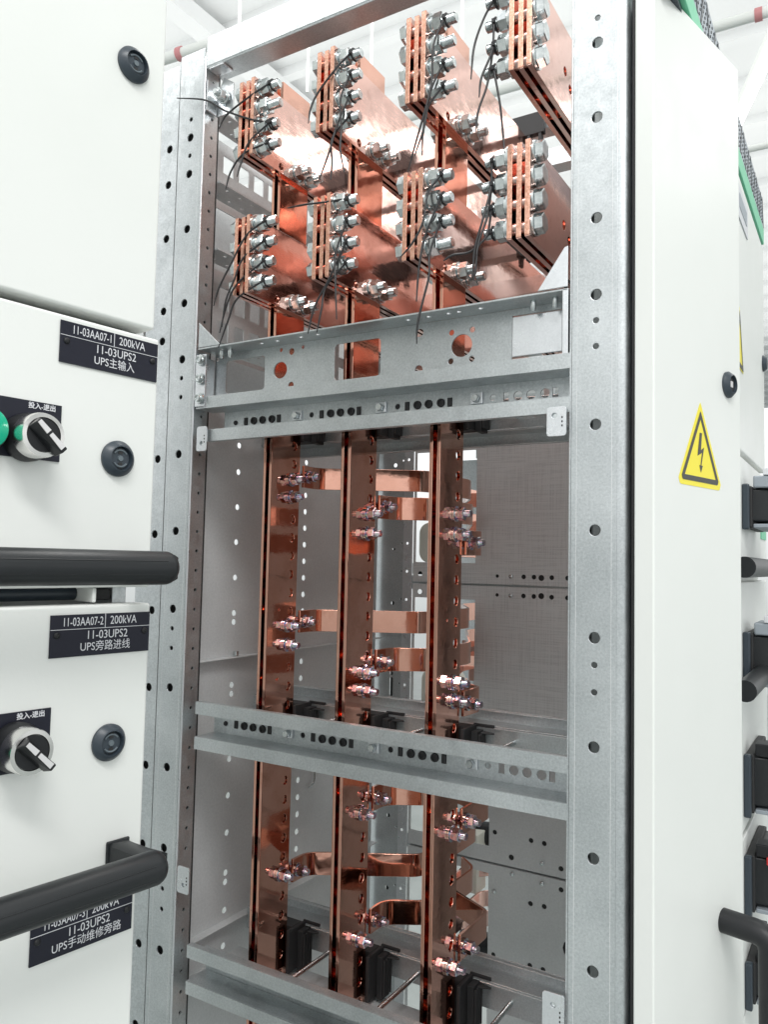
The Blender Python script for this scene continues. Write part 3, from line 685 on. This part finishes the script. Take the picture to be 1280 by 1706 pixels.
def text(bm, s, u, z, size, sx=1.0, bold=0.0, y=-.0003):
    """lettering as a flat mesh on the local X-Z plane, centred on (u, z)"""
    c = bpy.data.curves.new('lettering', 'FONT'); c.body = s; c.size = size; c.align_x = 'CENTER'; c.align_y = 'CENTER'; c.resolution_u = 3; c.offset = bold; c.extrude = .00006
    o = bpy.data.objects.new('lettering', c); COL.objects.link(o); dg = bpy.context.evaluated_depsgraph_get(); me = bpy.data.meshes.new_from_object(o.evaluated_get(dg))
    bpy.data.objects.remove(o); bpy.data.curves.remove(c)
    me.transform(Matrix(((sx, 0, 0, u), (0, 0, -1, y), (0, 1, 0, z), (0, 0, 0, 1)))); bm.from_mesh(me); bpy.data.meshes.remove(me)
def nameplate(parent, u0, u1, z1, z0, l1, l2, l3, l4):
    n = obj('nameplate', bx(u0, u1, -.0013, -.0001, z0, z1), 'label', parent, .0002)
    H = z1-z0; um = u0 + (u1-u0)*.525; zm = z1 - H*.345
    bm = bmesh.new(); y = -.0016
    text(bm, l1, (u0+.007+um)/2, z1-H*.18, H*.290, .68, .0, y); text(bm, l2, (um+u1)/2-.004, z1-H*.175, H*.290, .80, .0, y)
    text(bm, l3, (u0+u1)/2+.004, z1-H*.51, H*.290, .88, .0, y); text(bm, l4, (u0+u1)/2+.003, z1-H*.79, H*.270, .90, .0, y)
    box(bm, u0, u1, y-.00005, y+.0003, zm-.00018, zm+.00018); box(bm, um-.0002, um+.0002, y-.00005, y+.0003, zm+.0003, z1)
    obj('lettering', bm, 'letter', n)
    for u in (u0+.0048, u1-.0048): obj('screw', lt([(0, .0024), (.0009, .0022), (.0015, .0012)], (u, -.0013, z1-H*.475), (0, -1, 0), 14), 'black', n, smooth=50)
def selector(parent, u, z, lampu, pz):
    bz = obj('legend_plate', bx(lampu-.0300, u+.0250, -.0014, -.0001, pz-.0200, pz+.0200), 'label', parent, .0002)
    bm = bmesh.new(); text(bm, '投入-退出', u+.0105, pz+.0166, .0046, 1.0, .00012, -.0017); obj('lettering', bm, 'letter', bz)
    s = obj('selector_switch', lt([(0, .0165), (.006, .0165), (.010, .0150), (.0115, .0148)], (u, -.0015, z), (0, -1, 0), 40), 'black', parent, smooth=30)
    bm = bmesh.new(); lathe(bm, [(0, .0150), (.0105, .0152), (.0130, .0145), (.0133, .0118), (.0118, .0113)], (u, -.0128, z), (0, -1, 0), 48); bmesh.ops.recalc_face_normals(bm, faces=bm.faces)
    obj('bezel', bm, 'chrome', s, smooth=30)
    obj('dial', lt([(0, .0112), (.0030, .0112)], (u, -.0228, z), (0, -1, 0), 40), 'black', s, smooth=30)
    ang = math.radians(-45); d = Vector((math.cos(ang), 0, math.sin(ang))); e_ = Vector((-d.z, 0, d.x))
    bm = bmesh.new(); P = lambda a, b, y: Vector((u, y, z)) + d*a + e_*b
    top = [P(*q) for q in ((-.0115, -.0016, -.034), (-.0115, .0016, -.034), (.0145, .0024, -.0355), (.0145, -.0024, -.0355))]
    bot = [P(*q) for q in ((-.0110, -.0052, -.0256), (-.0110, .0052, -.0256), (.0158, .0040, -.0256), (.0158, -.0040, -.0256))]
    tv = [bm.verts.new(q) for q in top]; bv = [bm.verts.new(q) for q in bot]
    bm.faces.new(tv); bm.faces.new(bv[::-1])
    for i in range(4): bm.faces.new((tv[i], bv[i], bv[(i+1) % 4], tv[(i+1) % 4]))
    bmesh.ops.recalc_face_normals(bm, faces=bm.faces); kn = obj('knob', bm, 'black', s, .0008)
    bm = bmesh.new()
    for a0, a1 in ((-.0108, -.0016), (.0002, .0122)):
        q = [P(a0, -.0015, -.0340-.0005-(a0+.0115)*.0577), P(a0, .0015, -.0345-(a0+.0115)*.0577), P(a1, .0019, -.0345-(a1+.0115)*.0577), P(a1, -.0019, -.0345-(a1+.0115)*.0577)]
        q2 = [v + Vector((0, .0008, 0)) for v in q]; A = [bm.verts.new(v) for v in q]; B = [bm.verts.new(v) for v in q2]
        bm.faces.new(A); bm.faces.new(B[::-1])
        for i in range(4): bm.faces.new((A[i], B[i], B[(i+1) % 4], A[(i+1) % 4]))
    bmesh.ops.recalc_face_normals(bm, faces=bm.faces); obj('pointer_marking', bm, 'silver', s)
    lm = obj('indicator_lamp', lt([(0, .0150), (.008, .0150), (.010, .0140)], (lampu, -.0015, z+.002), (0, -1, 0), 36), 'black', parent, smooth=30)
    obj('lens', lt([(0, .0136), (.0012, .0134), (.0026, .0095), (.0030, .003)], (lampu, -.0112, z+.002), (0, -1, 0), 32), 'green', lm, smooth=60)
def dhandle(parent, u1, z, L=.300, r=.0121, off=.045):
    bm = bmesh.new()
    cap = [(u1-.0005-r*(1-math.sin(a))*.85, r*math.cos(a)) for a in [q*math.pi/16 for q in range(8)]]
    lathe(bm, [(0, r*.6), (.008, r)] + [(u-(u1-L), max(rr, .001)) for u, rr in cap] + [(L-.0005, .0022)], (u1-L-.0045, -off, z), (1, 0, 0), 28)
    for ua in (u1-.0150, u1-L+.020):
        v = []
        for y, w0, w1, hh in ((0, -.0085, .0080, .0090), (-.012, -.0070, .0085, .0086), (-.030, -.0062, .0098, .0086), (-off-.001, -.0058, .0112, .0096)):
            v.append([bm.verts.new((ua+du, y, z+dz)) for du, dz in ((w0, -hh*.8), (w0*.7, -hh), (w1*.7, -hh), (w1, -hh*.8), (w1, hh*.8), (w1*.7, hh), (w0*.7, hh), (w0, hh*.8))])
        for a_, b_ in zip(v, v[1:]):
            for q in range(8): bm.faces.new((a_[q], a_[(q+1) % 8], b_[(q+1) % 8], b_[q]))
        bm.faces.new(v[0]); bm.faces.new(v[-1][::-1])
    bmesh.ops.recalc_face_normals(bm, faces=bm.faces)
    h = obj('handle', bm, 'grip', parent, smooth=42)
    bm = bmesh.new()
    for dz in (.0050, -.0045): tube(bm, [(u1-.020, -off-math.sqrt(r*r-dz*dz)-.00002, z+dz), (u1-L+.02, -off-math.sqrt(r*r-dz*dz)-.00002, z+dz)], .00035, 6)
    obj('handle_seam', bm, 'black', h)
    bm = bmesh.new(); box(bm, u1-.0250, u1-.0058, -.0026, -.0002, z-.0102, z+.0102); bmesh.ops.recalc_face_normals(bm, faces=bm.faces); obj('handle_foot', bm, 'grip', h, .003, 3)
def front(parent, z0, z1, u1, name='front_panel', u0=-.42, dep=.020):
    return obj(name, bx(u0, u1, 0, dep, z0, z1), 'white', parent, .0022, 4)
t = lthing('cabinet_door', 'plain white upper door with one dark round lock, top left', 'door', 0)
front(t, -.0806, .62, -.0032, dep=.022); lock(t, -.0325, .1207)
def ldrawer(zt, zb, u1, label, plate_, sel=None, lk=None, hz=None):
    t = lthing('drawer_unit', label, 'drawer', 0, 'white pull-out drawer units'); front(t, zb, zt, u1)
    nameplate(t, *plate_)
    if sel: selector(t, *sel)
    if lk: lock(t, *lk)
    if hz: dhandle(t, -.0030, hz)
    return t
ldrawer(-.0872, -.2820, .0016, 'white drawer with green lamp and plate ending UPS主输入, uppermost drawer', (-.0816, -.0006, -.0918, -.1219, '11-03AA07-1', '200kVA', '11-03UPS2', 'UPS主输入'), (-.1030, -.1795, -.1335, -.1734), (-.0318, -.1857), -.2665)
ldrawer(-.2945, -.4905, .0030, 'white drawer with plate ending UPS旁路进线, between two black handles', (-.0788, .0016, -.3010, -.3308, '11-03AA07-2', '200kVA', '11-03UPS2', 'UPS旁路进线'), (-.1005, -.3870, -.1500, -.3845), (-.0295, -.3957), -.4782)
ldrawer(-.5030, -.7100, .0000, 'white drawer with plate ending UPS手动维修旁路, lowest drawer', (-.0826, -.0038, -.5080, -.5372, '11-03AA07-3', '200kVA', '11-03UPS2', 'UPS手动维修旁路'))
t = lthing('drawer_cabinet', 'dark steel carcass glimpsed in the gap between white drawers', 'cabinet', FLOOR)
obj('carcass', bx(-.46, -.0045, .060, .50, .02, 2.36), 'white', t, .002)
obj('guide_rod', tb([(-.42, .030, -.2872-FLOOR), (-.0450, .030, -.2872-FLOOR)], .0052, 14), 'blue', t, smooth=40)
obj('rail_end', bx(-.0445, -.0415, .004, .055, -.293-FLOOR, -.2826-FLOOR), 'white', t, .0006)
obj('stop_block', bx(-.0400, -.0175, .024, .040, -.2925-FLOOR, -.2840-FLOOR), 'ins', t, .0006)
obj('side_flange', bx(-.0170, -.0050, .022, .060, .4, 2.3), 'galv', t, .0006)

# =================================================================== RIGHT DOOR, AJAR
RR = math.atan2(math.cos(math.radians(14.5)), math.sin(math.radians(14.5)))
t = thing('panel_door', 'narrow white door ajar at right with yellow lightning sticker and black pull handle', 'door', (.6019, -.005, 0), RR)
obj('door_leaf', bx(0, .1935, 0, .0195, -1.60, .2918), 'white', t, .0016, 3)
obj('door_gasket', bx(.004, .012, .0200, .0240, -1.59, .284), 'ins', t)
lock(t, .1600, -.0663, .0138, 'square')
tri = lambda c, b, w, h, r: [(c-w+r, b), (c+w-r, b), (c+w-r*.5, b+r*.15), (c+w-r*.1, b+r), (c+r*.45, b+h-r*.6), (c, b+h), (c-r*.45, b+h-r*.6), (c-w+r*.1, b+r), (c-w+r*.5, b+r*.15)]
def sticker(parent, c, b, w, h, off=0.0):
    s = obj('warning_sticker', pl(tri(c, b, w, h, .006), [], .00015, (0, -.0003, 0), *XZ), 'yellow', parent)
    bm = bmesh.new(); k = h/.083
    outer = tri(c, b+.0048*k, w-.0062*k, h-.0135*k, .004); inner = [(c-w+.0128*k, b+.0098*k), (c+w-.0128*k, b+.0098*k), (c, b+h-.0165*k)]
    plate(bm, outer, [inner], .0001, (0, -.0006, 0), *XZ)
    S_ = lambda pts: [(c+x*k, b+y*k) for x, y in pts]
    plate(bm, S_([(-.0020, .0530), (.0030, .0530), (.0005, .0362), (.0075, .0395), (.0015, .0212), (.0046, .0212), (.0004, .0142), (-.0030, .0212), (-.0004, .0212), (.0030, .0340), (-.0070, .0300)]), [], .0001, (0, -.0006, 0), *XZ)
    obj('lightning_symbol', bm, 'ink', s)
sticker(t, .0947, -.1790, .0475, .0840)
path = rounded([(.1430, 0, -.6055), (.1430, -.046, -.6055), (.1430, -.046, -.790), (.1430, 0, -.790)], .017, 10)
h = obj('handle', tb(path, .0118, 24), 'black', t, smooth=60)

# =================================================================== NEIGHBOURING SWITCHBOARD ON THE RIGHT
t = thing('switchboard', 'white switchboard behind the ajar door with green cornice and vent grille', 'switchboard', (.62, 0, FLOOR)); z = -FLOOR
obj('carcass', bx(-.030, -.012, .20, .725, .1, .31+z), 'white', t, .002)
d = obj('upper_door', bx(-.0115, 0, .215, .722, -.098+z, .286+z), 'white', t, .003, 3)
bm = bmesh.new(); 
obj('green_cornice', bx(-.006, .001, .0, .724, .2935+z, .3205+z), 'trim', t, .001)
obj('cornice_shadow_gap', bx(-.010, -.004, .0, .724, .2865+z, .2930+z), 'blue', t)
vg = obj('vent_grille', bx(-.020, 0, .0, .722, .3210+z, .372+z), 'mesh', t, .001)
bm = bmesh.new()
for i in range(19):
    y = .012 + .0385*i; q = [(y, .3235+z), (y+.006, .3235+z), (y+.024, .3700+z), (y+.018, .3700+z)] if i % 2 else [(y+.018, .3235+z), (y+.024, .3235+z), (y+.006, .3700+z), (y, .3700+z)]
    plate(bm, q, [], .0004, (.0006, 0, 0), *YZ)
bmesh.ops.recalc_face_normals(bm, faces=bm.faces); obj('vent_slats', bm, 'blue', vg)
bm = bmesh.new()
for i in range(60):
    for j in range(5):
        lathe(bm, [(0, .0017), (.0006, .0017)], (.0001, .014+.0118*i + (j % 2)*.0059, .328+z+.0085*j), (1, 0, 0), 6)
obj('vent_holes', bm, 'ins', vg)
n_ = obj('nameplate', bx(.0002, .0016, .395, .505, .222+z, .268+z), 'letter', t, .0004)
obj('nameplate_text', bx(.0018, .0022, .415, .490, .236+z, .256+z), 'mesh', n_)
ws = obj('warning_sticker', pl([(-.020, 0), (.052, 0), (.016, .085)], [], .0003, (.0008, .400, .012+z), *YZ), 'yellow', t)
obj('sticker_border', pl([(-.017, .002), (.049, .002), (.016, .080)], [[(-.009, .008), (.041, .008), (.016, .068)]], .0002, (.0013, .400, .012+z), *YZ), 'ink', ws)
lk = obj('lock', lt([(0, .0135), (.002, .0135), (.0065, .0095)], (.0003, .700, .083+z), (1, 0, 0), 28), 'blue', t, smooth=30)
obj('plinth_panel', bx(-.0115, 0, .215, .722, -1.5+z, -.84+z), 'white', t, .003)
NZ = ((-.105, -.268), (-.275, -.405), (-.412, -.605), (-.612, -.730), (-.737, -.835)); 
brk = ((-.143, -.205), (-.342, -.418), (-.503, -.585), (-.634, -.713), (-.770, -.83))
wordn = ('topmost', 'second', 'third', 'fourth', 'lowest')
for i, ((zt, zb), (b1, b0)) in enumerate(zip(NZ, brk)):
    t = thing('circuit_breaker_unit', '%s white unit with black breaker on the right switchboard' % wordn[i], 'breaker unit', (.62, .215, zb), group='white units with black breakers')
    obj('front_panel', bx(-.0115, .0004, 0, .507, .001, zt-zb-.001), 'white', t, .002, 3)
    k = obj('breaker_frame', bx(.0006, .0095, .212, .2225, b0-zb, b1-zb), 'blue', t, .002)
    bm = bmesh.new(); plate(bm, [(.0006, .233), (.020, .2345), (.038, .2385), (.049, .246), (.0555, .258), (.058, .275), (.058, .365), (.0006, .365)], [], b1-b0-.018, (0, 0, b1-zb-.006), (1, 0, 0), (0, 1, 0))
    bmesh.ops.recalc_face_normals(bm, faces=bm.faces)
    obj('breaker_surround', bx(.0006, .0120, .2265, .372, b0-zb+.003, b1-zb-.002), 'ins', t, .002)
    kb = obj('breaker_body', bm, 'grip', t, .0025, 3, smooth=35)
    obj('rating_strip', bx(.0125, .050, .2300, .362, b0-zb+.003, b0-zb+.0085), 'mesh', t, .001)
    z1 = b1 - zb
    if i in (2, 3, 4):
        obj('button_block', bx(.0125, .034, .2320, .262, z1-.0045, z1+.0120), 'black', t, .0015)
        obj('push_button', bx(.0345, .0480, .2330, .252, z1-.0030, z1+.0080), 'green', t, .0015)
        if i == 3: obj('push_button', bx(.0260, .0400, .2240, .2315, z1-.0110, z1-.0010), 'red', t, .0015)
    else:
        obj('terminal_cover', bx(.0125, .040, .2300, .300, z1-.0045, z1+.0120), 'mesh', t, .002)
        obj('terminal_tab', bx(.0250, .0450, .2280, .2500, z1+.0125, z1+.0220), 'letter', t, .001)
    for j in range(3): obj('vent_slot', lt([(0, .0045), (.002, .0045)], (.0572, .290, b0-zb+.024+.011*j), (1, 0, 0), 14), 'ins', kb)
    if i in (0, 1):
        hz = (-.256, -.399)[i] - zb
        obj('handle', tb([(.022, .060, hz), (.022, .440, hz)], .0125, 20), 'grip', t, smooth=50)
        obj('handle_foot', bx(.0006, .020, .085, .105, hz-.008, hz+.008), 'grip', t, .002)
        obj('drawer_label', bx(.0006, .0018, .430, .500, (.058, .004)[i], (.082, .028)[i]), 'trim' if i == 0 else 'label', t)

# =================================================================== CABLE TIES KNOTTED ON THE BOLTS
TIES = {
    'a': [[(0.132, -0.0073, 0.3207), (0.1027, 0.004, 0.3256), (0.0694, -0.006, 0.3082), (0.061, -0.01, 0.2906)], [(0.132, -0.0052, 0.2756), (0.1064, 0.004, 0.2949), (0.0665, -0.006, 0.315), (0.0354, -0.01, 0.3359), (-0.0151, -0.012, 0.3525)], [(0.132, -0.0079, 0.2723), (0.1051, 0.004, 0.2658), (0.0976, -0.006, 0.2396), (0.0946, -0.01, 0.2192)], [(0.132, -0.0106, 0.2454), (0.0958, 0.004, 0.2525), (0.0804, -0.006, 0.2314), (0.0761, -0.01, 0.2072)]],
    'b': [[(0.255, 0.0026, 0.3258), (0.2371, 0.004, 0.3212), (0.2146, -0.006, 0.295), (0.2072, -0.01, 0.2747), (0.2062, -0.012, 0.2567)], [(0.255, -0.0098, 0.2935), (0.2439, 0.004, 0.2806), (0.2498, -0.006, 0.2412), (0.2517, -0.01, 0.2137), (0.2597, -0.012, 0.1842)], [(0.255, -0.0106, 0.2697), (0.2393, 0.004, 0.2489), (0.2343, -0.006, 0.22), (0.2228, -0.01, 0.185)], [(0.255, -0.0125, 0.2444), (0.2333, 0.004, 0.2359), (0.2378, -0.006, 0.2047), (0.2392, -0.01, 0.1811)]],
    'c': [[(0.378, -0.0076, 0.3212), (0.3664, 0.004, 0.3064), (0.368, -0.006, 0.2662), (0.3652, -0.01, 0.238), (0.3524, -0.012, 0.1935), (0.3438, -0.012, 0.1638)], [(0.378, -0.0044, 0.2735), (0.363, 0.004, 0.2527), (0.3598, -0.006, 0.2146), (0.3505, -0.01, 0.1815)], [(0.378, -0.007, 0.2482), (0.3604, 0.004, 0.2364), (0.3582, -0.006, 0.205), (0.3598, -0.01, 0.1799)]],
    'd': [[(0.436, 0.0093, 0.333), (0.423, 0.004, 0.3177), (0.4177, -0.006, 0.2838), (0.4166, -0.01, 0.2474)], [(0.436, 0.01, 0.3086), (0.4339, 0.004, 0.281), (0.4268, -0.006, 0.2481), (0.4263, -0.01, 0.2251)], [(0.436, 0.0108, 0.2849), (0.4292, 0.004, 0.2463), (0.4239, -0.006, 0.2132), (0.4227, -0.01, 0.189)], [(0.436, 0.0195, 0.2643), (0.4432, 0.004, 0.2226), (0.4512, -0.006, 0.1864), (0.4555, -0.01, 0.1581)]],
    'e': [[(0.132, -0.0005, 0.1525), (0.1052, 0.004, 0.145), (0.0858, -0.006, 0.1104), (0.0707, -0.01, 0.0809), (0.0645, -0.012, 0.0581)], [(0.132, -0.0009, 0.1266), (0.1015, 0.004, 0.1168), (0.0917, -0.006, 0.0883), (0.0826, -0.01, 0.0617), (0.0799, -0.012, 0.0291)], [(0.132, -0.0026, 0.1014), (0.0929, 0.004, 0.0854), (0.0806, -0.006, 0.0574), (0.0743, -0.01, 0.0227)], [(0.132, -0.0042, 0.0764), (0.0937, 0.004, 0.066), (0.084, -0.006, 0.0378), (0.0732, -0.01, 0.0045)]],
    'f': [[(0.255, -0.0053, 0.1481), (0.2248, 0.004, 0.1613), (0.2014, -0.006, 0.1617), (0.1767, -0.01, 0.1611)], [(0.255, -0.012, 0.1218), (0.2427, 0.004, 0.0964), (0.2468, -0.006, 0.064), (0.2527, -0.01, 0.0147)], [(0.255, -0.0133, 0.0968), (0.233, 0.004, 0.0659), (0.2187, -0.006, 0.0366), (0.2124, -0.01, 0.0037)], [(0.255, -0.0141, 0.0739), (0.2302, 0.004, 0.0592), (0.2283, -0.006, 0.0316), (0.2253, -0.01, 0.0034)]],
    'g': [[(0.378, -0.0101, 0.1465), (0.3634, 0.004, 0.1409), (0.3602, -0.006, 0.1075), (0.35, -0.01, 0.0849), (0.3365, -0.012, 0.0708)], [(0.378, -0.0126, 0.1203), (0.3607, 0.004, 0.0946), (0.3565, -0.006, 0.0586), (0.3562, -0.01, 0.0196)], [(0.378, -0.0151, 0.0955), (0.3666, 0.004, 0.0734), (0.3688, -0.006, 0.0466), (0.3626, -0.01, 0.0138), (0.359, -0.012, -0.009), (0.3587, -0.012, -0.0271)]],
    'h': [[(0.436, 0.0031, 0.1569), (0.4343, 0.004, 0.1313), (0.4308, -0.006, 0.096), (0.424, -0.01, 0.0643), (0.4227, -0.012, 0.0339)], [(0.436, 0.0078, 0.1341), (0.4313, 0.004, 0.103), (0.4261, -0.006, 0.0716), (0.425, -0.01, 0.042), (0.4238, -0.012, 0.0306)], [(0.436, 0.0048, 0.1055), (0.4316, 0.004, 0.0837), (0.4262, -0.006, 0.0684), (0.4258, -0.01, 0.0576)], [(0.436, 0.0018, 0.0795), (0.413, 0.004, 0.0687), (0.397, -0.006, 0.0643), (0.3878, -0.01, 0.0582)]],
}
bz = {'upper': (.3400, .3145, .2890, .2630), 'lower': (.1630, .1375, .1120, .0868)}
bn = ('top', 'second', 'third', 'bottom')
for kk, paths in TIES.items():
    i = 'abcdefgh'.index(kk); row_ = 'upper' if i < 4 else 'lower'; k = i % 4
    zs = list(bz[row_]); idx = list(range(len(paths)))
    if kk == 'a': idx = [0, 2, 2, 3]
    if kk == 'b': idx = [0, 1, 2, 3]
    if kk == 'c': idx = [0, 2, 3]
    if kk == 'g': idx = [0, 1, 2]
    seen = {}
    for j, pth in zip(idx, paths):
        z = zs[j]; xt = BX[k] + (.0252 + .0195 if k < 3 else -.0195)
        c = seen.get(j, 0); seen[j] = c + 1; xt += .0035*c
        ring = [(xt, .0130 + .0069*math.cos(a), z + .0069*math.sin(a)) for a in [q*math.pi/6 for q in range(13)]]
        st = (xt, .0130-.0072, z-.001)
        long_ = ', long end' if (kk == 'a' and j == 2 and c == 0) else (', hanging end' if (kk == 'a' and j == 2) else '')
        t = thing('cable_tie', 'black cable tie on the %s bolt of the %s %s-row busbar set%s' % (bn[j], nth[k], row_, long_), 'cable tie', st, group='black cable ties on the busbar bolts')
        inv = -Vector(st)
        bm = bmesh.new(); tube(bm, [Vector(q) + inv for q in ring], .0011, 6); box(bm, -.0016, .0016, -.0030, .0006, -.0022, .0022); bmesh.ops.recalc_face_normals(bm, faces=bm.faces)
        obj('loop', bm, 'tie', t, smooth=50)
        pts = [Vector(st)] + [Vector(q) for q in pth[1:]]
        if len(pts) > 2: pts[1].y = min(pts[1].y, -.001 if k < 3 else pts[1].y)
        sp = [q + inv for q in spline(pts, 7)]
        n = len(sp); obj('tail', tb(sp, .00125, 7, [1.0 if q < n*.75 else 1.0 - .55*(q-n*.75)/(n*.25) for q in range(n)]), 'tie', t, smooth=60)
